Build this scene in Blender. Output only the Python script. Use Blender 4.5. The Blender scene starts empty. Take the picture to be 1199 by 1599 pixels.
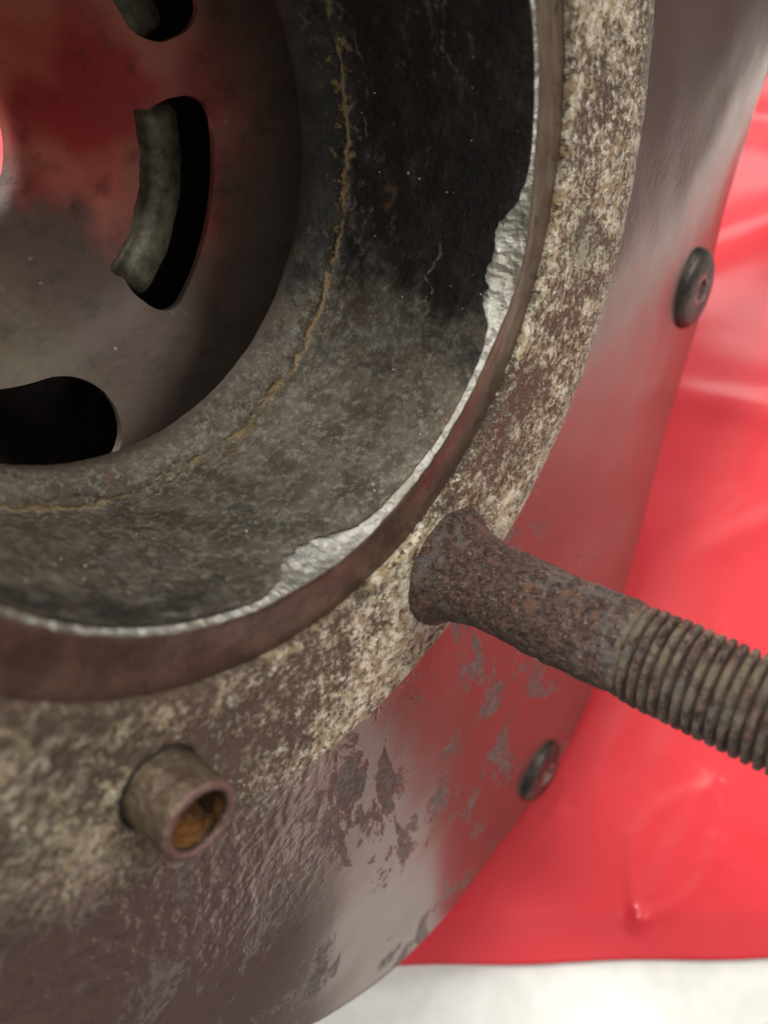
import bpy, bmesh, math, random
import numpy as np
from mathutils import Matrix, Vector, noise as mnoise
random.seed(4); rng = np.random.default_rng(4)
S = 0.065                       # metres per modelling unit
sc = bpy.context.scene
col = sc.collection
rad = math.radians

# ------------------------------------------------------------------ camera
# the world: Z up, table top at z = 0, the housing's lowest rim corner touches at the origin
WX = Vector((0.9859814, -0.0498634, -0.1592302))
WY = Vector((0.0, -0.9543025, 0.2988425))
WZ = Vector((-0.1668551, -0.2946531, -0.9409245))
W = Matrix((WX, WY, WZ))                                   # camera-style axes (x right, y down, z ahead) -> world
cam_d = bpy.data.cameras.new("camera"); cam = bpy.data.objects.new("camera", cam_d); col.objects.link(cam)
cam_d.sensor_fit = 'HORIZONTAL'; cam_d.sensor_width = 36.0; cam_d.lens = 36.0 * 1250 / 1199
cam_d.clip_start = 0.005; cam_d.clip_end = 50
M = Matrix.Identity(4)
for i, ax in enumerate(((1, 0, 0), (0, -1, 0), (0, 0, -1))):
    v = W @ Vector(ax)
    for k in range(3): M[k][i] = v[k]
CAM = Vector((-0.1320913, -0.0336837, 3.2501416))
M.translation = CAM * S
cam.matrix_world = M
sc.camera = cam
cam_d.dof.use_dof = True; cam_d.dof.focus_distance = 1.66 * S; cam_d.dof.aperture_fstop = 24.0

# ------------------------------------------------------------------ world and lamps
world = bpy.data.worlds.new("World"); sc.world = world; world.use_nodes = True
wn = world.node_tree.nodes; wl = world.node_tree.links
bg = wn["Background"]
wtc = wn.new("ShaderNodeTexCoord"); wsep = wn.new("ShaderNodeSeparateXYZ"); wl.new(wtc.outputs["Generated"], wsep.inputs[0])
wr = wn.new("ShaderNodeValToRGB"); wl.new(wsep.outputs["Z"], wr.inputs["Fac"])
wr.color_ramp.elements[0].position = 0.0; wr.color_ramp.elements[0].color = (0.16, 0.14, 0.13, 1)
wr.color_ramp.elements[1].position = 0.9; wr.color_ramp.elements[1].color = (0.62, 0.60, 0.56, 1)
wl.new(wr.outputs["Color"], bg.inputs["Color"]); bg.inputs["Strength"].default_value = 1.05

def area(name, loc, target, sx, sy, power, colr):
    d = bpy.data.lights.new(name, 'AREA'); d.shape = 'RECTANGLE'; d.size = sx * S; d.size_y = sy * S
    d.energy = power; d.color = colr
    o = bpy.data.objects.new(name, d); col.objects.link(o)
    o.location = Vector(loc) * S
    o.rotation_euler = (Vector(target) - Vector(loc)).to_track_quat('-Z', 'Y').to_euler()
    return o
area("ceiling_lamp", (-3.0, 7.0, 18.0), (0, 0.5, 1.0), 5, 2.5, 17.0, (1.0, 0.95, 0.86))
area("added_face_fill", (22.0, 2.0, 15.0), (0, 0.5, 1.0), 8, 8, 12.0, (1.0, 0.96, 0.92))  # broad light added on the camera side for the face, no actual window
area("added_glare_light", (8.0, 19.0, 20.0), (0.5, 1.0, 0.0), 9, 6, 6.0, (1.0, 0.97, 0.95))  # added light, placed so its glare falls on the sheet's upper right
area("added_rear_fill", (-15.0, 12.0, 8.0), (-2.8, 3.1, 0.0), 6, 5, 8.0, (1.0, 0.96, 0.9))  # added light for the sheet behind the housing, also enters the rear hole
sc.view_settings.view_transform = 'Standard'; sc.view_settings.look = 'None'
sc.view_settings.exposure = 0.0; sc.view_settings.gamma = 1.0
sc.render.engine = 'CYCLES'

# ------------------------------------------------------------------ material helper
class G:
    def __init__(s, name):
        s.m = bpy.data.materials.new(name); s.m.use_nodes = True
        s.n = s.m.node_tree.nodes; s.l = s.m.node_tree.links
        s.bs = s.n["Principled BSDF"]
        tc = s.n.new("ShaderNodeTexCoord"); vm = s.n.new("ShaderNodeVectorMath"); vm.operation = 'SCALE'
        vm.inputs["Scale"].default_value = 1.0 / S
        s.l.new(tc.outputs["Object"], vm.inputs[0]); s.P = vm.outputs[0]
        s._pol = None
    def put(s, sock, v):
        if isinstance(v, bpy.types.NodeSocket): s.l.new(v, sock)
        elif isinstance(v, (tuple, list)) and len(v) == 3 and sock.type == 'RGBA': sock.default_value = (*v, 1)
        else: sock.default_value = v
    def math(s, op, a, b=0.0, c=None, clamp=False):
        n = s.n.new("ShaderNodeMath"); n.operation = op; n.use_clamp = clamp
        s.put(n.inputs[0], a); s.put(n.inputs[1], b)
        if c is not None: s.put(n.inputs[2], c)
        return n.outputs[0]
    def sep(s, v=None):
        n = s.n.new("ShaderNodeSeparateXYZ"); s.l.new(v or s.P, n.inputs[0]); return n.outputs
    def comb(s, x, y, z):
        n = s.n.new("ShaderNodeCombineXYZ")
        for i, v in enumerate((x, y, z)): s.put(n.inputs[i], v)
        return n.outputs[0]
    def polar(s):
        if s._pol is None:
            x, y, z = s.sep()
            th = s.math('ARCTAN2', y, x); r = s.math('SQRT', s.math('ADD', s.math('MULTIPLY', x, x), s.math('MULTIPLY', y, y)))
            s._pol = (th, r, z)
        return s._pol
    def noise(s, scale, detail=4, rough=0.55, vec=None, dist=0.0, off=0.0):
        n = s.n.new("ShaderNodeTexNoise"); n.inputs["Scale"].default_value = scale
        n.inputs["Detail"].default_value = detail; n.inputs["Roughness"].default_value = rough
        n.inputs["Distortion"].default_value = dist
        v = vec or s.P
        if off:
            a = s.n.new("ShaderNodeVectorMath"); s.l.new(v, a.inputs[0]); a.inputs[1].default_value = (off, off * .7, -off); v = a.outputs[0]
        s.l.new(v, n.inputs["Vector"]); return n.outputs["Fac"]
    def vor(s, scale, feature='F1', vec=None, rnd=1.0):
        n = s.n.new("ShaderNodeTexVoronoi"); n.feature = feature; n.inputs["Scale"].default_value = scale
        n.inputs["Randomness"].default_value = rnd
        s.l.new(vec or s.P, n.inputs["Vector"]); return n.outputs["Distance"]
    def ss(s, v, a, b):
        n = s.n.new("ShaderNodeMapRange"); n.interpolation_type = 'SMOOTHSTEP'
        s.put(n.inputs["Value"], v)
        n.inputs["From Min"].default_value = a; n.inputs["From Max"].default_value = b
        return n.outputs["Result"]
    def mix(s, f, a, b, mode='MIX'):
        n = s.n.new("ShaderNodeMix"); n.data_type = 'RGBA'; n.blend_type = mode; n.clamp_factor = True
        s.put(n.inputs["Factor"], f); s.put(n.inputs[6], a); s.put(n.inputs[7], b); return n.outputs[2]
    def lerp(s, f, a, b):
        n = s.n.new("ShaderNodeMix"); n.data_type = 'FLOAT'
        s.put(n.inputs["Factor"], f); s.put(n.inputs[2], a); s.put(n.inputs[3], b); return n.outputs[0]
    def bump(s, h, dist, strength=1.0, normal=None):
        n = s.n.new("ShaderNodeBump"); n.inputs["Distance"].default_value = dist * S; n.inputs["Strength"].default_value = strength
        s.l.new(h, n.inputs["Height"])
        if normal is not None: s.l.new(normal, n.inputs["Normal"])
        return n.outputs[0]
    def out(s, base, rough=0.5, metal=0.0, normal=None, spec=0.5, coat=0.0, coat_rough=0.1, aniso=0.0):
        b = s.bs.inputs
        s.put(b["Base Color"], base); s.put(b["Roughness"], rough); s.put(b["Metallic"], metal)
        b["Specular IOR Level"].default_value = spec
        b["Coat Weight"].default_value = coat; b["Coat Roughness"].default_value = coat_rough
        if normal is not None: s.l.new(normal, b["Normal"])
        return s.m

# ------------------------------------------------------------------ materials
def mat_face():
    g = G("scaled_face"); th, r, z = g.polar()
    pv = g.comb(g.math('MULTIPLY', th, 0.9), g.math('MULTIPLY', r, 1.0), z)
    big = g.noise(3.3, 3, .5, off=3.0); mid = g.noise(19, 6, .7, dist=.4); fine = g.noise(72, 5, .74); grit = g.noise(150, 3, .6)
    # crust pattern: many small blotches of pale scale over brown metal
    m = g.math('ADD', g.math('MULTIPLY', mid, .75), g.math('MULTIPLY', fine, .95))
    m = g.math('ADD', m, g.math('MULTIPLY', grit, .35))
    m = g.math('ADD', m, g.math('MULTIPLY', big, .6))
    x, y, zz = g.sep()
    # more bare dark metal near the outer left and by the seat; pale machined rim outside
    outer = g.ss(g.math('ADD', r, g.math('MULTIPLY', fine, .12)), 1.01, 1.075)
    outer = g.math('MULTIPLY', outer, g.ss(th, rad(62), rad(40)))
    crust = g.ss(g.math('SUBTRACT', m, g.math('MULTIPLY', g.ss(th, rad(92), rad(112)), .085)), 1.15, 1.36)
    seatdirt = g.math('MULTIPLY', g.ss(g.math('ADD', r, g.math('MULTIPLY', mid, .16)), .83, .775), g.ss(th, rad(30), rad(85)))
    crust = g.math('MULTIPLY', crust, g.math('SUBTRACT', 1.0, g.math('MULTIPLY', g.math('MULTIPLY', seatdirt, g.ss(g.math('ABSOLUTE', g.math('SUBTRACT', th, rad(63))), rad(8), rad(16))), .75)), clamp=True)
    brown = g.mix(g.noise(9, 4, .6), (.068, .046, .034), (.17, .115, .08))
    tan = g.mix(g.ss(g.noise(38, 4, .6, off=5), .4, .62), (.42, .32, .19), (.82, .75, .60))
    green = g.mix(g.ss(g.noise(5.5, 3, .5, off=9), .56, .7), tan, (.40, .40, .28))
    green = g.mix(g.math('MULTIPLY', g.ss(th, rad(90), rad(112)), .55), green, (.36, .28, .18))
    c = g.mix(crust, brown, green)
    c = g.mix(g.math('MULTIPLY', outer, .75), c, g.mix(fine, (.3, .27, .21), (.62, .58, .5)))
    fade = g.math('MULTIPLY', g.ss(g.math('ADD', r, g.math('MULTIPLY', g.math('SUBTRACT', mid, .5), .5)), .93, 1.04), g.ss(th, rad(86), rad(104)))
    c = g.mix(g.math('MULTIPLY', fade, .85), c, (.125, .08, .07))
    pits = g.ss(g.vor(60), .0, .16)
    c = g.mix(g.math('MULTIPLY', g.math('SUBTRACT', 1.0, pits), .55), c, (.04, .03, .025))
    h = g.math('ADD', g.math('MULTIPLY', crust, .55), g.math('MULTIPLY', fine, .5))
    h = g.math('ADD', h, g.math('MULTIPLY', grit, .35))
    n = g.bump(h, .014, .9)
    return g.out(c, g.lerp(crust, .42, .72), g.lerp(crust, .25, .05), n)

def mat_seat():
    g = G("seat_metal"); th, r, z = g.polar()
    sv = g.comb(g.math('MULTIPLY', th, 1.2), g.math('MULTIPLY', r, 9.0), z)
    streak = g.noise(7, 5, .6, vec=sv); blot = g.noise(9, 4, .6, off=2); fine = g.noise(70, 4, .6)
    c = g.mix(g.ss(streak, .35, .65), (.17, .125, .088), (.24, .185, .13))
    c = g.mix(g.ss(blot, .47, .62), c, (.17, .105, .075))
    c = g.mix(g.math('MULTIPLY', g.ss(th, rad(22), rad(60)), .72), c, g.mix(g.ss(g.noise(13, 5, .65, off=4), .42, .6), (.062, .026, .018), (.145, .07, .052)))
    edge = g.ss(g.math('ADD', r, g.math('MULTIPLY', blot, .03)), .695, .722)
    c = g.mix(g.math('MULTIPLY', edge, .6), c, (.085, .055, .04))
    c = g.mix(g.math('MULTIPLY', g.ss(g.noise(28, 4, .6, off=7), .62, .68), .7), c, (.07, .045, .035))
    h = g.math('ADD', g.math('MULTIPLY', streak, .5), g.math('MULTIPLY', fine, .35))
    return g.out(c, g.lerp(blot, .3, .5), .45, g.bump(h, .006, .6))

def mat_chip():
    g = G("broken_bright_metal"); th, r, z = g.polar()
    f = g.noise(55, 5, .7); k = g.noise(120, 3, .6); v = g.vor(42)
    c = g.mix(f, (.36, .35, .31), (.72, .71, .65))
    c = g.mix(g.ss(g.noise(24, 4, .6, off=3), .62, .70), c, (.22, .19, .15))
    h = g.math('ADD', g.math('MULTIPLY', f, .7), g.math('MULTIPLY', v, .7))
    c = g.mix(g.math('MULTIPLY', g.ss(g.noise(9, 4, .6, off=13), .48, .62), .6), c, (.34, .31, .24))
    return g.out(c, .36, .7, g.bump(h, .010, .8))

def mat_bore():
    g = G("sooty_bore"); th, r, z = g.polar(); x, y, zz = g.sep()
    fine = g.noise(70, 5, .7); mid = g.noise(16, 5, .6); big = g.noise(4, 4, .55, off=4)
    sv = g.comb(g.math('MULTIPLY', th, .55), z, r)
    base = g.mix(g.ss(mid, .35, .65), (.095, .082, .058), (.215, .19, .145))
    base = g.mix(g.ss(big, .5, .7), base, (.15, .145, .125))
    base = g.mix(g.ss(fine, .46, .66), base, (.34, .32, .26))
    base = g.mix(g.math('MULTIPLY', g.ss(g.noise(22, 5, .7, off=31), .5, .62), .6), base, (.13, .088, .05))
    base = g.mix(g.math('MULTIPLY', g.ss(g.noise(48, 5, .75, off=14), .56, .68), .7), base, (.055, .045, .034))
    # greasy soot on the upper right side, with a ragged border
    ed = g.math('ADD', th, g.math('ADD', g.math('MULTIPLY', big, 1.1), g.math('MULTIPLY', mid, .65)))
    soot = g.ss(ed, 1.62, 1.16)
    drip = g.math('MULTIPLY', g.ss(g.noise(7, 4, .6, vec=g.comb(g.math('MULTIPLY', th, 1.0), g.math('MULTIPLY', z, .9), 3.0)), .56, .66), g.ss(th, rad(75), rad(20)))
    soot = g.math('MAXIMUM', soot, g.math('MULTIPLY', drip, .7))
    mouth = g.math('MULTIPLY', g.ss(g.math('ADD', z, g.math('MULTIPLY', mid, .14)), .24, .13), g.ss(th, rad(85), rad(112)))
    soot = g.math('MAXIMUM', soot, g.math('MULTIPLY', mouth, .85))
    sootc = g.mix(g.ss(mid, .45, .7), (.012, .011, .011), (.035, .03, .027))
    c = g.mix(g.math('MULTIPLY', soot, .97), base, sootc)
    # pale dried runs inside the soot
    runs = g.math('MULTIPLY', g.ss(g.noise(24, 6, .75, vec=g.comb(g.math('MULTIPLY', th, .5), g.math('MULTIPLY', z, 1.5), 1.0)), .52, .68), g.ss(g.noise(4, 3, .5, off=33), .46, .6))
    c = g.mix(g.math('MULTIPLY', runs, .75), c, (.27, .25, .23))
    # crack-like mineral line winding down the right side
    ln = g.math('ABSOLUTE', g.math('SUBTRACT', g.math('ADD', z, g.math('MULTIPLY', g.noise(3.2, 3, .6, vec=g.comb(th, 0.0, 2.0)), .30)), .335))
    ln = g.math('MULTIPLY', g.ss(ln, .006, .0), g.math('MULTIPLY', g.math('MULTIPLY', g.ss(fine, .42, .62), g.ss(g.noise(8, 3, .5, off=19), .42, .55)), g.ss(th, rad(50), rad(35))))
    c = g.mix(g.math('MULTIPLY', ln, .8), c, (.36, .30, .2))
    rust = g.ss(g.noise(11, 4, .6, off=11), .66, .73)
    c = g.mix(g.math('MULTIPLY', rust, .55), c, (.24, .12, .06))
    # scratches around the bore
    scr = g.ss(g.noise(30, 3, .5, vec=g.comb(g.math('MULTIPLY', th, .5), g.math('MULTIPLY', z, 7.0), 0.0)), .63, .72)
    c = g.mix(g.math('MULTIPLY', scr, g.math('MULTIPLY', g.math('SUBTRACT', 1.0, soot), .35)), c, (.36, .35, .31))
    # ochre seam at the foot of the bore
    wob = g.math('ADD', g.math('MULTIPLY', g.math('SUBTRACT', g.noise(6, 5, .7, off=6), .5), .075), z)
    seam = g.ss(g.math('ABSOLUTE', g.math('SUBTRACT', wob, .408)), .0075, .001)
    crumb = g.math('MULTIPLY', g.ss(g.noise(42, 4, .7, off=1), .53, .62), g.ss(g.math('ABSOLUTE', g.math('SUBTRACT', z, .415)), .045, .0))
    upper = g.ss(g.math('ADD', th, g.math('MULTIPLY', g.noise(3, 3, .5, off=12), .5)), rad(55), rad(15))
    crumb = g.math('MULTIPLY', crumb, g.lerp(upper, .35, 1.0))
    seam = g.math('MULTIPLY', seam, g.math('MULTIPLY', g.ss(g.noise(9, 5, .75, off=15), .38, .50), g.lerp(g.ss(th, rad(60), rad(100)), 1.0, .8)))
    seam2 = g.ss(g.math('ABSOLUTE', g.math('SUBTRACT', g.math('ADD', z, g.math('MULTIPLY', g.math('SUBTRACT', g.noise(3.5, 6, .7, off=21), .5), .16)), .385)), .006, .0)
    seam = g.math('MAXIMUM', seam, g.math('MULTIPLY', g.math('MULTIPLY', seam2, .5), g.ss(g.noise(9, 4, .6, off=17), .5, .6)))
    och = g.math('MAXIMUM', g.math('MULTIPLY', seam, .85), g.math('MULTIPLY', crumb, .8))
    c = g.mix(och, c, g.mix(fine, (.20, .12, .045), (.52, .39, .2)))
    c = g.mix(g.ss(g.math('ADD', z, g.math('MULTIPLY', g.math('SUBTRACT', mid, .5), .05)), .445, .50), c, g.mix(mid, (.055, .042, .033), (.14, .11, .085)))
    # pale specks
    sp = g.ss(g.vor(75), .085, .05); sp = g.math('MULTIPLY', sp, g.ss(g.noise(40, 2, .5, off=8), .54, .6))
    c = g.mix(sp, c, (.6, .58, .5))
    h = g.math('ADD', g.math('MULTIPLY', fine, .5), g.math('MULTIPLY', mid, .5))
    h = g.math('ADD', h, g.math('MULTIPLY', och, .6))
    h = g.math('ADD', h, g.math('MULTIPLY', sp, .5))
    return g.out(c, g.lerp(soot, .58, .46), g.lerp(soot, .3, .0), g.bump(h, .013, .75))

def mat_cup():
    g = G("dark_inner_casting"); th, r, z = g.polar()
    mid = g.noise(6, 4, .55); fine = g.noise(40, 4, .6)
    c = g.mix(mid, (.08, .055, .045), (.20, .15, .12))
    c = g.mix(g.ss(th, rad(62), rad(95)), c, g.mix(fine, (.11, .09, .06), (.24, .20, .135)))
    # red glow of the sheet, painted into the colour of the upper floor
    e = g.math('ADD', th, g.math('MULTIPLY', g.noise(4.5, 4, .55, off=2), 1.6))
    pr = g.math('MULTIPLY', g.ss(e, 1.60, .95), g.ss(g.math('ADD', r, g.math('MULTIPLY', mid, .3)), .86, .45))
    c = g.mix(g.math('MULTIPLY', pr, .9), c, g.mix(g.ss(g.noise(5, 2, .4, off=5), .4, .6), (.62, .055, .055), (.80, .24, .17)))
    c = g.mix(g.math('MULTIPLY', g.ss(g.noise(14, 5, .65, off=7), .5, .68), .45), c, (.045, .03, .025))
    sp = g.math('MULTIPLY', g.ss(g.vor(16), .11, .05), g.ss(g.noise(9, 2, .5, off=4), .52, .6))
    c = g.mix(sp, c, (.42, .38, .28))
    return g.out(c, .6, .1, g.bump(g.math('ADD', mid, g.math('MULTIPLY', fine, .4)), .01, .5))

def mat_flange():
    g = G("worn_purple_brown_paint"); th, r, z = g.polar()
    mid = g.noise(9, 4, .6); fine = g.noise(60, 3, .6); big = g.noise(2.4, 4, .6, off=1)
    sv = g.comb(g.math('MULTIPLY', th, 2.9), g.math('MULTIPLY', r, .95), z)
    c = g.mix(big, (.15, .088, .072), (.205, .132, .118))
    # flaked islands with dark bare metal, running with the sweep of the rim
    isl = g.noise(3.6, 7, .72, vec=sv, dist=.5); 
    im = g.math('MULTIPLY', g.ss(g.math('ADD', isl, g.math('MULTIPLY', mid, .22)), .655, .715), g.ss(th, rad(38), rad(60)))
    ic = g.mix(g.ss(fine, .4, .6), (.085, .07, .065), (.19, .165, .15))
    c = g.mix(g.math('MULTIPLY', im, .8), c, ic)
    c = g.mix(g.math('MULTIPLY', g.ss(g.noise(26, 5, .7, off=12), .56, .68), .35), c, (.07, .05, .045))
    # thin scale creeping out from the face edge
    creep = g.math('MULTIPLY', g.ss(g.math('SUBTRACT', r, g.math('MULTIPLY', mid, .22)), .985, .93), g.ss(fine, .5, .62))
    c = g.mix(g.math('MULTIPLY', creep, .8), c, (.4, .33, .25))
    sp = g.math('MULTIPLY', g.ss(g.vor(30), .07, .04), g.ss(g.noise(14, 2, .5, off=8), .56, .62))
    c = g.mix(sp, c, (.5, .44, .38))
    # orange-peel lumps, strongest on the lower left
    pe = g.noise(30, 2, .5, off=3)
    pa = g.math('MULTIPLY', g.ss(th, rad(80), rad(106)), g.ss(r, 1.6, 1.15))
    h = g.math('ADD', g.math('MULTIPLY', g.math('MULTIPLY', g.ss(pe, .34, .66), pa), .8), g.math('MULTIPLY', mid, .13))
    h = g.math('ADD', h, g.math('MULTIPLY', im, -.30))
    h = g.math('ADD', h, g.math('MULTIPLY', fine, .06))
    rough = g.math('ADD', g.lerp(im, g.lerp(mid, .18, .29), .6), g.math('MULTIPLY', pa, .16))
    return g.out(c, rough, g.lerp(im, .52, .2), g.bump(h, .010, .55), spec=.5)

def mat_rust(name="pitted_rust", thread=False):
    g = G(name); x, y, z = g.sep()
    fine = g.noise(120, 5, .78); mid = g.noise(75, 6, .78); big = g.noise(9, 3, .5, off=3)
    c = g.mix(g.ss(mid, .38, .62), (.050, .031, .025), (.19, .120, .098))
    c = g.mix(g.ss(fine, .54, .68), c, (.48, .35, .28))
    c = g.mix(g.math('MULTIPLY', g.ss(g.noise(170, 3, .6, off=4), .56, .64), .7), c, (.03, .02, .018))
    c = g.mix(g.math('MULTIPLY', g.ss(g.noise(45, 3, .5, off=6), .56, .63), .6), c, (.27, .135, .085))
    grey = g.math('MULTIPLY', g.ss(big, .5, .6), g.ss(g.noise(40, 4, .6, off=9), .46, .56))
    c = g.mix(g.math('MULTIPLY', grey, .45), c, (.25, .245, .235))
    if thread:
        ol = g.ss(g.noise(26, 4, .65, off=2), .44, .6)
        c = g.mix(g.math('MULTIPLY', ol, .62), c, (.34, .285, .20))
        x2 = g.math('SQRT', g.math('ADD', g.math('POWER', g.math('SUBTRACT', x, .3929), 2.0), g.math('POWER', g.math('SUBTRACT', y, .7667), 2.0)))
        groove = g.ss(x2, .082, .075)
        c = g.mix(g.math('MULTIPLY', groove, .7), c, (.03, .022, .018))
    h = g.math('ADD', g.math('MULTIPLY', fine, .7), g.math('MULTIPLY', mid, .6))
    return g.out(c, .55, .2, g.bump(h, .022, 1.0))

def mat_sleeve():
    g = G("brown_steel_sleeve"); x, y, z = g.sep()
    mid = g.noise(22, 4, .6); fine = g.noise(60, 4, .65)
    c = g.mix(mid, (.06, .04, .028), (.17, .125, .085))
    c = g.mix(g.ss(g.noise(15, 4, .6, off=5), .5, .62), c, (.15, .115, .075))
    c = g.mix(g.math('MULTIPLY', g.ss(fine, .5, .62), .7), c, (.075, .045, .034))
    c = g.mix(g.ss(z, -.095, -.1005), c, (.20, .115, .10))
    return g.out(c, g.lerp(mid, .32, .55), .5, g.bump(g.math('ADD', mid, g.math('MULTIPLY', fine, .8)), .010, .8))

def simple(name, c1, c2, scale, rough, metal, bumpd=.004, spec=.5, coat=0):
    g = G(name); f = g.noise(scale, 5, .62); k = g.noise(scale * 4, 4, .6, off=2)
    c = g.mix(g.ss(g.math('ADD', g.math('MULTIPLY', f, .7), g.math('MULTIPLY', k, .3)), .38, .62), c1, c2)
    return g.out(c, rough, metal, g.bump(g.math('ADD', f, g.math('MULTIPLY', k, .5)), bumpd, .6), spec=spec, coat=coat)

def mat_sheet(name="red_plastic_film"):
    g = G(name)
    f = g.noise(1.6, 3, .5, dist=.8); k = g.noise(2.6, 1, .4, off=4)
    c = g.mix(f, (.58, .016, .028), (.68, .028, .042))
    sx, sy, sz = g.sep(); band = g.math('ADD', g.math('SUBTRACT', sy, g.math('MULTIPLY', sx, .058)), g.math('MULTIPLY', g.math('SUBTRACT', k, .5), .03))
    c = g.mix(g.math('MULTIPLY', g.ss(band, -.55, -.60), .55), c, (.52, .022, .034))
    h = g.math('ADD', f, g.math('MULTIPLY', k, .45))
    h = g.math('ADD', h, g.math('MULTIPLY', g.ss(g.noise(3.2, 2, .45, dist=.8, off=8), .5, .8), .16))
    return g.out(c, .42, 0, g.bump(h, .045, .42), spec=.35, coat=.4, coat_rough=.17)

MF = mat_face(); MS = mat_seat(); MC = mat_chip(); MB = mat_bore(); MU = mat_cup(); ML = mat_flange()
MR = mat_rust(); MT = mat_rust("rusty_thread", True); MV = mat_sleeve()
MW = simple("greenish_vane", (.06, .056, .036), (.22, .21, .15), 9, .5, .2, .012)
MO = simple("orange_rust", (.035, .022, .014), (.34, .15, .045), 16, .7, .1, .02)
MK = simple("blackened_screw", (.018, .018, .017), (.095, .075, .065), 14, .4, .45, .006)
MKF = simple("screw_face", (.13, .09, .085), (.24, .17, .16), 16, .4, .5, .006)
MD = simple("dark_cast_back", (.05, .045, .042), (.09, .08, .075), 8, .6, .3)
MRIM = simple("machined_rim_edge", (.2, .185, .17), (.36, .34, .31), 20, .35, .5)
MTAB = simple("white_table_paint", (.70, .71, .69), (.79, .80, .78), 5, .6, 0, .003)
MP = mat_sheet()
MCR = simple("pale_crumbs", (.34, .30, .2), (.62, .57, .45), 40, .7, 0)
MBLK = simple("matt_black", (.008, .007, .006), (.02, .017, .014), 30, .8, 0)
MG = simple("golden_sliver", (.55, .36, .14), (.7, .5, .22), 20, .4, .2)

# ------------------------------------------------------------------ geometry helpers
def fbm(x, y, z, f, o=4):
    return mnoise.fractal(Vector((x * f, y * f, z * f)), .9, 2.1, o, noise_basis='PERLIN_ORIGINAL')
LOC = Vector((2.56 * math.cos(rad(58)), 2.56 * math.sin(rad(58)), .12))       # contact corner, housing coordinates
def mesh_obj(name, V, F, m, parent=None, smooth=True, off=LOC, sharp=None):
    me = bpy.data.meshes.new(name)
    me.from_pydata([tuple(c * S for c in v) for v in V], [], F)
    me.update()
    if smooth: me.polygons.foreach_set("use_smooth", [True] * len(me.polygons))
    if sharp: me.set_sharp_from_angle(angle=rad(sharp))
    me.materials.append(m)
    o = bpy.data.objects.new(name, me); col.objects.link(o)
    if parent is not None:
        o.parent = parent
        if off is not None: o.location = -off * S
    return o
def grid(nu, nv, fn, closed_u=True):
    V = []; F = []
    for j in range(nv):
        for i in range(nu): V.append(fn(i, j))
    for j in range(nv - 1):
        for i in range(nu if closed_u else nu - 1):
            a = j * nu + i; b = j * nu + (i + 1) % nu
            F.append((a, b, b + nu, a + nu))
    return V, F
def resample(pts, step):
    out = [pts[0]]
    for a, b in zip(pts, pts[1:]):
        n = max(1, int(math.dist(a, b) / step))
        for k in range(1, n + 1): out.append((a[0] + (b[0] - a[0]) * k / n, a[1] + (b[1] - a[1]) * k / n))
    return out
def smoothp(pts, it=2):
    for _ in range(it):
        q = [pts[0]]
        for a, b in zip(pts, pts[1:]):
            q.append((a[0] * .75 + b[0] * .25, a[1] * .75 + b[1] * .25)); q.append((a[0] * .25 + b[0] * .75, a[1] * .25 + b[1] * .75))
        q.append(pts[-1]); pts = q
    return pts
def revolve(pts, nu, disp=None, c=(0, 0)):
    def fn(i, j):
        t = 2 * math.pi * i / nu; r, z = pts[j]
        if disp:
            dr, dz = disp(t, r, z); r += dr; z += dz
        return (c[0] + r * math.cos(t), c[1] + r * math.sin(t), z)
    return grid(nu, len(pts), fn)
def tag(o, label=None, cat=None, kind=None, group=None):
    for k, v in (('label', label), ('category', cat), ('kind', kind), ('group', group)):
        if v: o[k] = v

# ------------------------------------------------------------------ table and red sheet
def slab(x0, x1, y0, y1, z0, z1, bev):
    bm = bmesh.new(); bmesh.ops.create_cube(bm, size=1)
    for v in bm.verts:
        v.co = Vector(((x0 + x1) / 2 + v.co.x * (x1 - x0), (y0 + y1) / 2 + v.co.y * (y1 - y0), (z0 + z1) / 2 + v.co.z * (z1 - z0))) * S
    bmesh.ops.bevel(bm, geom=bm.edges[:], offset=bev * S, segments=3, profile=.5, affect='EDGES')
    return bm
bm = slab(-9, 2.30, -1.38, 9, -.5, -.09, .03)
me = bpy.data.meshes.new("white_table"); bm.to_mesh(me); bm.free(); me.materials.append(MTAB)
o = bpy.data.objects.new("white_table", me); col.objects.link(o)
tag(o, "plain white table top showing along the bottom edge below the red sheet", "table")

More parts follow.
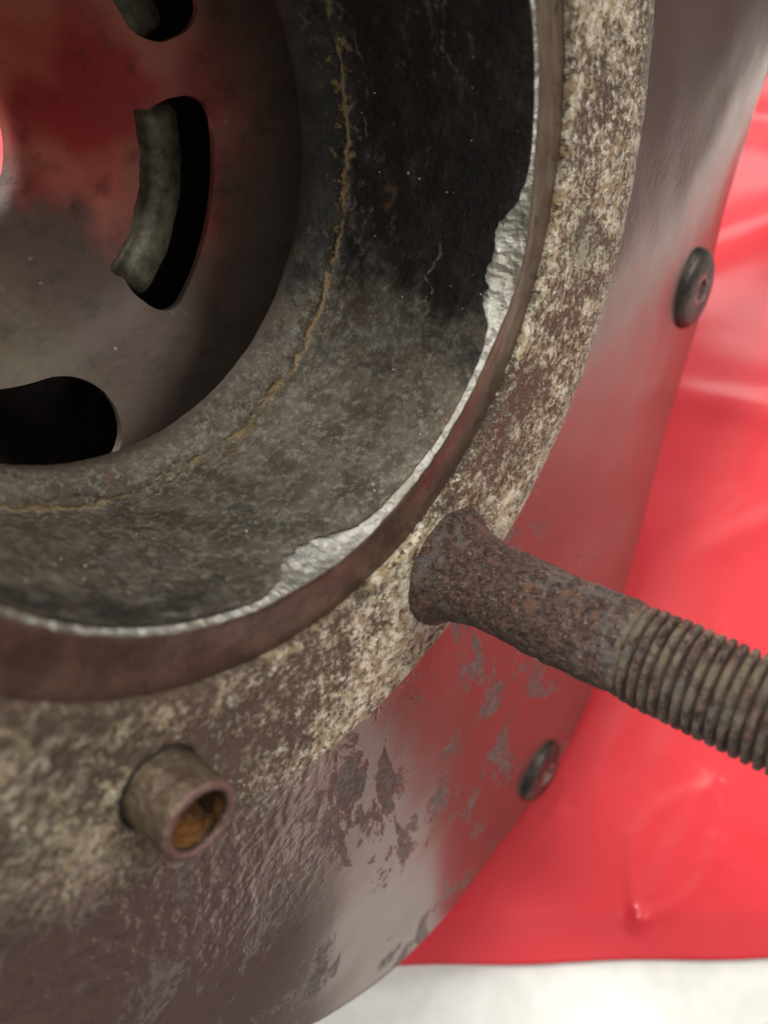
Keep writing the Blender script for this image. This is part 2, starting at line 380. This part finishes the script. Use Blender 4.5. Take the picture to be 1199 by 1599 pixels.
def sheet_h(x, y):
    # long soft folds, strongest to the upper right, and one leaf-shaped blister
    h = .035 * fbm(x, y, 0, .7, 2) + .008 * fbm(x + 5, y, 3, 1.9, 2)
    for (ax, ay, bx, by, w, a) in ((.45, 1.5, 1.3, 1.25, .06, .030), (.5, 2.1, 1.35, 2.4, .09, .035), (.55, .75, 1.15, 1.0, .05, .022),
                                   (.0, -.35, .45, .5, .05, .012), (.7, 3.0, 1.5, 2.7, .08, .03), (.25, .28, .5, .42, .035, .025)):
        dx, dy = bx - ax, by - ay; L = dx * dx + dy * dy; t = max(0, min(1, ((x - ax) * dx + (y - ay) * dy) / L))
        d = math.hypot(x - ax - t * dx, y - ay - t * dy)
        h += .6 * a * math.exp(-(d / (w * 1.25)) ** 2) * math.sin(math.pi * min(1, max(0, t * .9 + .05)))
    # blister: ridge outline between (.24,-.57) and (.53,-.14)
    ax, ay, bx, by = .24, -.57, .53, -.12; dx, dy = bx - ax, by - ay; L = math.hypot(dx, dy); ux, uy = dx / L, dy / L
    t = ((x - ax) * ux + (y - ay) * uy) / L; s = -(x - ax) * uy + (y - ay) * ux
    if -.1 < t < 1.1:
        w = .13 * math.sin(math.pi * max(0, min(1, t))) ** .8
        h += (.0055 + .006 * fbm(x, y, 9, 3)) * math.exp(-((abs(s) - w) / .035) ** 2) + .006 * math.exp(-(s / .05) ** 2) + .022 * math.exp(-(math.hypot(t * L, s) / .03) ** 2)
    return h * min(1, max(0, (y + .75) / .25 + .15)) if y < -.5 else h
V, F = [], []
xs = np.r_[np.linspace(-8, -1, 45), np.linspace(-.96, 1.72, 200)]
ys = np.r_[np.linspace(0, 2.2, 170), np.linspace(2.22, 4.6, 110), np.linspace(4.7, 8, 30)]
for yy in ys:
    for xx in xs:
        e = -.72 + .058 * xx + .004 * math.sin(9 * xx)              # near edge of the sheet
        y = e + yy
        z = sheet_h(xx, y) - .045
        hole = math.hypot(xx, y)
        z = min(z, -.012) if hole < .35 else z
        if xx < -.25 or y > 0 and xx < .15: z = min(z, -.02)
        V.append((xx, y, z))
nx = len(xs)
for j in range(len(ys) - 1):
    for i in range(nx - 1):
        a = j * nx + i; F.append((a, a + 1, a + nx + 1, a + nx))
sheet = mesh_obj("red_sheet", V, F, MP, None, off=None)
sm = sheet.modifiers.new("thickness", 'SOLIDIFY'); sm.thickness = .012 * S; sm.offset = -1
tag(sheet, "wrinkled glossy red plastic sheet spread over the table under the metal housing", "plastic sheet")
# ------------------------------------------------------------------ housing
root = bpy.data.objects.new("metal_housing", None); col.objects.link(root)
R3 = Matrix(((.6549293, -.3807034, .6527883), (0, .8638306, .5037824), (-.7556902, -.3299418, .5657480)))   # rows: housing axes in camera-style axes
root.matrix_world = (W @ R3.transposed()).to_4x4()
root.empty_display_size = .01
tag(root, "worn metal housing with dark chipped bore, rusty stud and short sleeve on red sheet", "metal housing")

def interp(t, xs, ys, per=360.0):
    d = math.degrees(t) % per
    return float(np.interp(d, xs, ys))
_rb = np.interp(np.arange(0, 90, .5), [0, 8, 28, 38, 53, 60, 74, 87, 90], [1.95, 1.92, 1.99, 2.16, 2.50, 2.55, 2.39, 2.02, 1.985])
_k = np.exp(-(np.arange(-24, 25) / 8.) ** 2); _k /= _k.sum()
_rb = np.convolve(np.r_[_rb[-24:], _rb, _rb[:24]], _k, 'valid')
def rim(t):
    d = math.degrees(t) % 360
    v = float(np.interp(d % 90, np.r_[np.arange(0, 90, .5), 90], np.r_[_rb, _rb[0]]))
    if 60 < d < 110: v += .13 * math.exp(-((d - 86) / 11) ** 2)
    return v
def fo(t):      # outer radius of the mottled face
    return interp(t, [0, 50, 80, 100, 108, 116, 123, 160, 220, 300, 360], [1.01, 1.01, 1.015, .998, 1.025, 1.06, 1.06, 1.05, 1.03, 1.01, 1.01])

NU = 900
# face ring: inner radius .706, rounded corners
prof = [(0, .018), (0, .004), (.006, 0)]
def face_fn(i, j):
    t = 2 * math.pi * i / NU; ro = fo(t) + .0025 * fbm(math.cos(t), math.sin(t), 0, 9); ri = .706 + .002 * fbm(math.cos(t), math.sin(t), 5, 12)
    n = 34
    if j == 0: r, z = ri, .022
    elif j == 1: r, z = ri + .001, .005
    elif j <= n + 1:
        s = (j - 2) / (n - 1); r = ri + .005 + (ro - ri - .010) * s; z = 0
        z = -.0025 * fbm(r * math.cos(t), r * math.sin(t), 1, 11, 5) + .001
    elif j == n + 2: r, z = ro - .001, .006
    else: r, z = ro, .06
    return (r * math.cos(t), r * math.sin(t), z)
V, F = grid(NU, 38, face_fn)
mesh_obj("mounting_face", V, F, MF, root, sharp=50)["label"] = "flat mounting face mottled with pale and brown scale"

# seat ring: the smooth brown band a little below the face
def chipin(t):  # how far the broken edge eats into the seat
    d = (math.degrees(t) + 180) % 360 - 180
    v = np.interp(d, [-30, 3, 9, 14, 20, 26, 33, 50, 70, 80, 86, 93, 110, 140], [0, 0, .008, .016, .02, .014, .004, 0, .0, .004, .0, .0, .0, .0])
    return float(v) + .0022 * fbm(math.cos(t), math.sin(t), 3, 22, 5)
def chipw(t):   # how far it runs down the bore wall
    d = (math.degrees(t) + 180) % 360 - 180
    v = np.interp(d, [-30, 0, 5, 9, 12, 15, 20, 26, 30, 36, 44, 52, 60, 68, 74, 78, 84, 90, 94, 97, 105, 120, 140, 180],
                  [.002, .003, .008, .022, .044, .050, .050, .042, .016, .008, .008, .010, .014, .018, .026, .055, .078, .052, .022, .011, .013, .013, .012, .006])
    jag = 1 + (.20 if math.degrees(t) > 60 else .24) * fbm(math.cos(t), math.sin(t), 7, 16, 4)
    return max(.003, float(v) * jag + .0018 * fbm(math.cos(t), math.sin(t), 1, 50, 3))
def seat_fn(i, j):
    t = 2 * math.pi * i / NU; r0 = .609 + chipin(t); r1 = .709
    s = j / 15
    r = r0 + (r1 - r0) * s; z = .0085 + .010 * s + .004 * math.sin(s * math.pi) + .0012 * fbm(r * math.cos(t), r * math.sin(t), 2, 10)
    if j == 0: z += .004
    return (r * math.cos(t), r * math.sin(t), z)
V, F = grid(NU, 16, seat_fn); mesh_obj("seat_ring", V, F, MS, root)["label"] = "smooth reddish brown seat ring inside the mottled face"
# broken bright edge
NC = 2200
def chip_fn(i, j):
    t = 2 * math.pi * i / NC; w = chipw(t); r0 = .6095 + chipin(t); s = j / 11
    z0, z1 = .0115, .0125 + w; r1 = .603 - .11 * w
    r = r0 + (r1 - r0) * s ** 1.15; z = z0 + (z1 - z0) * s
    k = math.sin(math.pi * s)
    ca = .065 if math.degrees(t) < 60 or math.degrees(t) > 100 else .035
    r += k * (.10 * w + ca * w * fbm(math.cos(t) * 3, math.sin(t) * 3, s * w * 30, 16, 5))
    r += k * .0015 * fbm(math.cos(t) * .6, math.sin(t) * .6, z * .6, 130, 4)
    if j == 11: r += .003; z += .002
    return (r * math.cos(t), r * math.sin(t), z)
V, F = grid(NC, 12, chip_fn); mesh_obj("chipped_edge", V, F, MC, root)["label"] = "bright broken silver edge of the bore"
# bore wall; top follows the chips
NB = 1300
low = smoothp([(.572, .36), (.5655, .395), (.558, .412), (.545, .427), (.528, .443), (.514, .462), (.508, .482), (.512, .502), (.53, .515), (.60, .52)], 3)
def bore_fn(i, j):
    t = 2 * math.pi * i / NB; n = 60
    if j < n:
        s = j / n; z0 = .012 + chipw(t); z = z0 + (.36 - z0) * s; r = .603 - .0885 * z + .0
        r = .603 - .0861 * z
    else: r, z = low[j - n]
    x, y = math.cos(t), math.sin(t)
    r += .0016 * fbm(x, y, z, 14, 5)
    k = math.exp(-((z - .41 - .02 * fbm(x, y, 0, 5)) / .010) ** 2)
    r -= .004 * k * (1 + 1.2 * fbm(x, y, z, 30, 4))
    return (r * x, r * y, z)
V, F = grid(NB, 60 + len(low), bore_fn); mesh_obj("bore_wall", V, F, MB, root)["label"] = "dark grey sooty bore wall with ochre seam at its foot"

# inner cup with kidney slots cut through
cp = smoothp([(.2, 1.13), (.2, 1.07), (.235, 1.02), (.33, .9), (.42, .815), (.52, .79), (.64, .765), (.75, .70), (.80, .62), (.77, .54), (.66, .516), (.57, .512)], 3)
bk = [(.57, .522), (.68, .525), (.80, .548), (.83, .62), (.775, .715), (.65, .778), (.53, .803), (.435, .83), (.345, .92), (.25, 1.04), (.225, 1.13)]
cp = resample(cp, .02); full = cp + bk
V, F = revolve(full, 300)
n = 300; m = len(full)
for i in range(n): F.append(((m - 1) * n + i, (m - 1) * n + (i + 1) % n, (i + 1) % n, i))
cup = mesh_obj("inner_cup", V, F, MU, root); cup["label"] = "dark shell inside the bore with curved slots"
def kidney(a0, a1, r0, r1, z0, z1, rc, n=40):
    # outline in (angle, radius) with rounded ends, extruded along z
    out = []; rm = (r0 + r1) / 2
    for (ca, cr, s0) in ((a1, r1, 0), (a0, r1, 90), (a0, r0, 180), (a1, r0, 270)):
        for k in range(20):
            q = rad(s0 + 90 * k / 19)
            aa = ca - math.copysign(1, ca - (a0 + a1) / 2) * rc / cr; rr = cr - math.copysign(1, cr - rm) * rc
            w = 1 + .05 * fbm(math.cos(q), math.sin(q), a0 + cr, .9, 2)
            out.append((aa + rc * w / cr * math.cos(q), rr + rc * w * math.sin(q)))
    ring = []
    for p, q in zip(out, out[1:] + out[:1]):
        st = max(1, int(abs(q[0] - p[0]) / rad(2)))
        for k in range(st): ring.append((p[0] + (q[0] - p[0]) * k / st, p[1] + (q[1] - p[1]) * k / st))
    N = len(ring); V = [(r * math.cos(a), r * math.sin(a), z) for z in (z0, z1) for a, r in ring]
    F = [(i, (i + 1) % N, (i + 1) % N + N, i + N) for i in range(N)] + [tuple(range(N))[::-1], tuple(range(N, 2 * N))]
    return V, F
slots = [(-8, 50, .375, .52), (-78, -21, .41, .56), (74, 112, .455, .675), (140, 196, .39, .54), (215, 262, .41, .56)]
cut = []
for a0, a1, r0, r1 in slots:
    V, F = kidney(rad(a0), rad(a1), r0, r1, .6, 1.2, .105 if a0 == 74 else .062)
    c = mesh_obj("slot_cutter", V, F, MU, root); cut.append(c)
    bm = bmesh.new(); bm.from_mesh(c.data); bmesh.ops.recalc_face_normals(bm, faces=bm.faces); bm.to_mesh(c.data); bm.free()
    md = cup.modifiers.new("slot", 'BOOLEAN'); md.operation = 'DIFFERENCE'; md.object = c; md.solver = 'EXACT'
bm = bmesh.new(); bm.from_mesh(cup.data); bmesh.ops.recalc_face_normals(bm, faces=bm.faces); bm.to_mesh(cup.data); bm.free()
dg = bpy.context.evaluated_depsgraph_get(); nm = bpy.data.meshes.new_from_object(cup.evaluated_get(dg))
cup.modifiers.clear(); cup.data = nm; nm.name = "inner_cup"; nm.set_sharp_from_angle(angle=rad(40))
for c in cut: bpy.data.objects.remove(c, do_unlink=True)
# vanes standing in the slots
for k, (a0, a1, r0, r1) in enumerate(slots):
    if k == 2: continue
    def vf(i, j, a0=a0, a1=a1, r0=r0, r1=r1):
        s = i / 47; a = rad(a0 + 1 + (a1 - a0 - 2) * s)
        pr = [(r0 - .004, .99), (r0 - .004, .842), (r0 + .006, .826), (r0 + .040, .822), (r0 + .088, .838), (r0 + .114, .885), (r0 + .120, .99)]
        r, z = pr[j]; e = min(s, 1 - s) * 12
        if e < 1: z += .05 * (1 - math.sqrt(max(0, 1 - (1 - e) ** 2)))
        r += .004 * fbm(math.cos(a), math.sin(a), z, 9)
        return (r * math.cos(a), r * math.sin(a), z)
    V, F = grid(48, 7, vf, False); mesh_obj("vane", V, F, MW, root)

# flange: rounded-square plate round the face, softly domed, then its side and the drum behind
NF = 900
def flange_fn(i, j):
    t = 2 * math.pi * i / NF; ro = rim(t); rf = fo(t) - .012
    n = 60
    if j < n:
        s = j / (n - 1); r = rf + (ro - .03 - rf) * s
        z = .026 + .050 * s + .022 * s ** 5
        z += -.006 * fbm(r * math.cos(t), r * math.sin(t), 0, 1.6, 3)
    else:
        q = (j - n + 1) / 8
        if q <= 1: r = ro - .03 + .03 * math.sin(q * math.pi / 2); z = .098 + .03 * (1 - math.cos(q * math.pi / 2))
        else: r = ro - .002; z = .128 + .17 * (q - 1)
        z += -.006 * fbm(r * math.cos(t), r * math.sin(t), 0, 1.6, 3) * max(0, 2 - q)
    return (r * math.cos(t), r * math.sin(t), z)
V, F = grid(NF, 60 + 16, flange_fn); mesh_obj("flange", V, F, ML, root)["label"] = "purple brown flange with flaked paint around the face"
def drum_fn(i, j):
    t = 2 * math.pi * i / 240; k = [(1, .296), (.90, .32), (.84, .40), (.80, .9), (.78, 1.25), (.74, 1.32), (.3, 1.34), (.10, 1.34)][j]
    r = (rim(t) - .003) * k[0]
    if j == 7: r = .46
    return (r * math.cos(t), r * math.sin(t), k[1])
V, F = grid(240, 8, drum_fn); mesh_obj("rear_drum", V, F, MD, root, sharp=40)

# ------------------------------------------------------------------ stud
SX, SY = .3929, .7667
stud = bpy.data.objects.new("stud", None); col.objects.link(stud); stud.parent = root; stud.location = (Vector((SX, SY, 0)) - LOC) * S
stud["label"] = "long pitted rusty stud with a coarse thread"; stud.empty_display_size = .01
so = Vector((SX, SY, 0))
def pit(x, y, z, a=1.0):
    return a * (.0030 * fbm(x, y, z, 22, 4) + .0022 * fbm(x + 4, y, z, 60, 4))
def shaft_fn(i, j):
    t = 2 * math.pi * i / 260; z = .03 - .45 * j / 299; r = .0865 + .0016 * math.sin(3 * t + 20 * z)
    if z > -.10:                                     # neck swelling toward the collar
        r += .022 * max(0, (z + .10) / .10) ** 2
    if z < -.39: r -= .010 * min(1, (-.39 - z) / .02)
    x, y = math.cos(t) * r, math.sin(t) * r
    r += pit(x, y, z, 1.0)
    return (SX + r * math.cos(t), SY + r * math.sin(t), z)
V, F = grid(260, 300, shaft_fn); mesh_obj("shank", V, F, MR, stud, off=so)
def collar_fn(i, j):
    t = 2 * math.pi * i / 200
    pr = cpr[j]; r, z = pr
    x, y = math.cos(t) * r, math.sin(t) * r
    r += pit(x, y, z, .9) + .003 * fbm(math.cos(t), math.sin(t), z * 3, 1.7, 3)
    return (SX + r * math.cos(t), SY + r * math.sin(t), z + pit(y, x, z, 1.0))
cpr = resample(smoothp([(.129, .03), (.128, -.006), (.123, -.016), (.112, -.026), (.104, -.040), (.098, -.060), (.0925, -.085), (.080, -.12)], 3), .0022)
V, F = grid(200, len(cpr), collar_fn); mesh_obj("collar", V, F, MR, stud, off=so)
PITCH = .0192
def thread_fn(i, j):
    nu = 144; t = 2 * math.pi * i / nu; z = -.395 - .82 * j / 1099
    ph = ((z / PITCH) - t / (2 * math.pi)) % 1.0
    tri = 1 - abs(2 * ph - 1)                       # 0 root .. 1 crest
    k = max(0, min(1, (tri - .10) / .48 + .10 * fbm(math.cos(t), math.sin(t), z * 20, 2.5, 3))); k = k ** .85
    fade = max(0, min(1, (-.395 - z) / .035))
    ridge = .0735 + .0155 * k
    r = (.0825) * (1 - fade) + ridge * fade
    x, y = math.cos(t) * r, math.sin(t) * r
    r += .0018 * fbm(x, y, z, 30, 4) + .0009 * fbm(x, y + 3, z, 80, 3)
    if j > 1085: r *= 1 - .12 * (j - 1085) / 14
    if j == 1099: r = .0005
    return (SX + r * math.cos(t), SY + r * math.sin(t), z)
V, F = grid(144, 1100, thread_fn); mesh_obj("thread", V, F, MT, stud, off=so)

# ------------------------------------------------------------------ sleeve
TX, TY = -.3199, .7928; to = Vector((TX, TY, 0))
sl = bpy.data.objects.new("sleeve", None); col.objects.link(sl); sl.parent = root; sl.location = (to - LOC) * S
sl["label"] = "short hollow brown sleeve with orange rust inside"; sl.empty_display_size = .01
pp = resample([(.0645, .02), (.0640, -.004), (.0628, -.010), (.0640, -.016), (.0640, -.092), (.0625, -.0985), (.0600, -.101), (.0505, -.1015), (.0482, -.0985), (.0470, -.09)], .004)
V, F = revolve(pp, 160, lambda t, r, z: (.0012 * fbm(math.cos(t), math.sin(t), z * 9, 3, 4), .0), (TX, TY)); mesh_obj("sleeve_wall", V, F, MV, sl, off=to)
pp = resample([(.0471, -.0905), (.0468, -.03), (.045, -.015), (.036, -.006), (.0, -.004)], .004)
V, F = revolve(pp, 120, lambda t, r, z: (-.0035 * abs(fbm(math.cos(t), math.sin(t), z * 12, 3, 4)), .004 * fbm(r * 12 * math.cos(t), r * 12 * math.sin(t), 0, 2, 3)), (TX, TY)); mesh_obj("rusty_lining", V, F, MO, sl, off=to)
V, F = revolve([(.0630, .004), (.0640, -.0048), (.0690, -.0052), (.0705, .001)], 120, lambda t, r, z: (.0012 * fbm(math.cos(t), math.sin(t), 0, 5), 0), (TX, TY))
mesh_obj("crevice_ring", V, F, MBLK, sl, off=to)  # thin near-black ring round the foot of the sleeve
# burr round the sleeve
V, F = revolve(resample([(.0635, .012), (.067, -.0018), (.075, -.0045), (.083, -.0035), (.089, .002)], .003), 140, lambda t, r, z: (.002 * fbm(math.cos(t), math.sin(t), z, 4), .0018 * fbm(math.cos(t) * 2, math.sin(t) * 2, r * 9, 3)), (TX, TY))
mesh_obj("raised_burr", V, F, MF, sl, off=to)

# ------------------------------------------------------------------ screws round the flange
def flange_z(x, y):
    r = math.hypot(x, y); t = math.atan2(y, x); rf = fo(t) - .012; ro = rim(t); s = (r - rf) / (ro - .03 - rf)
    return .026 + .05 * s + .022 * s ** 5
def screw_mesh():
    p = [(a * 1.2, b * .60) for a, b in smoothp([(.098, .01), (.0965, -.018), (.091, -.036), (.080, -.049), (.062, -.0565), (.040, -.058)], 2)]
    return revolve(resample(p, .008), 64)
V1, F1 = screw_mesh()
hx = []
Vh = []; n6 = 6
for zz, rr in ((-.0350, .050), (-.0335, .034), (-.024, .031), (-.022, .0)):
    for i in range(48):
        t = 2 * math.pi * i / 48; k = math.cos(math.pi / 6) / math.cos(((t + .3) % (math.pi / 3)) - math.pi / 6) if zz > -.055 else 1
        Vh.append((rr * k * math.cos(t), rr * k * math.sin(t), zz))
Fh = [(j * 48 + i, j * 48 + (i + 1) % 48, (j + 1) * 48 + (i + 1) % 48, (j + 1) * 48 + i) for j in range(3) for i in range(48)]
first = None
for x, y in ((1.64, .455), (1.115, 2.03), (1.68, -.45), (-.95, 1.75)):
    z = flange_z(x, y)
    if first is None:
        a = mesh_obj("screw", V1, F1, MK, root, off=None); b = mesh_obj("socket", Vh, Fh, MKF, a, off=None, sharp=40); first = (a, b)
    else:
        a = first[0].copy(); col.objects.link(a); b = first[1].copy(); col.objects.link(b); b.parent = a
    a.location = (Vector((x, y, z)) - LOC) * S

# ------------------------------------------------------------------ crumbs of grit and a golden sliver
bm = bmesh.new()
for k in range(120):
    t = rad(random.uniform(-15, 140)); w = random.random()
    if w < .6: z = random.uniform(.05, .43); r = .601 - .0861 * z; nrm = -1
    else: z = -.001; r = random.uniform(.73, .98); nrm = 0
    s = random.choice([.0010, .0014, .0018, .0018, .0028]) * (1 if w < .6 else .9)
    m = Matrix.Translation(Vector((r * math.cos(t), r * math.sin(t), z)) * S) @ Matrix.Diagonal((s * S * random.uniform(.7, 1.6), s * S * random.uniform(.7, 1.4), s * S, 1))
    bmesh.ops.create_icosphere(bm, subdivisions=1, radius=1, matrix=m)
me = bpy.data.meshes.new("grit"); bm.to_mesh(me); bm.free(); me.materials.append(MCR)
o = bpy.data.objects.new("grit", me); col.objects.link(o); o.parent = root; o.location = -LOC * S; tag(o, kind="stuff")
V, F = grid(12, 8, lambda i, j: (.9135 + .012 * (1 - j / 7) * math.cos(i / 12 * 2 * math.pi) * (1 + .2 * math.sin(i * 3)), -.40 + .062 * j / 7, -.007 - .006 * math.sin(i / 12 * 2 * math.pi)))
mesh_obj("golden_sliver", V, F, MG, root)
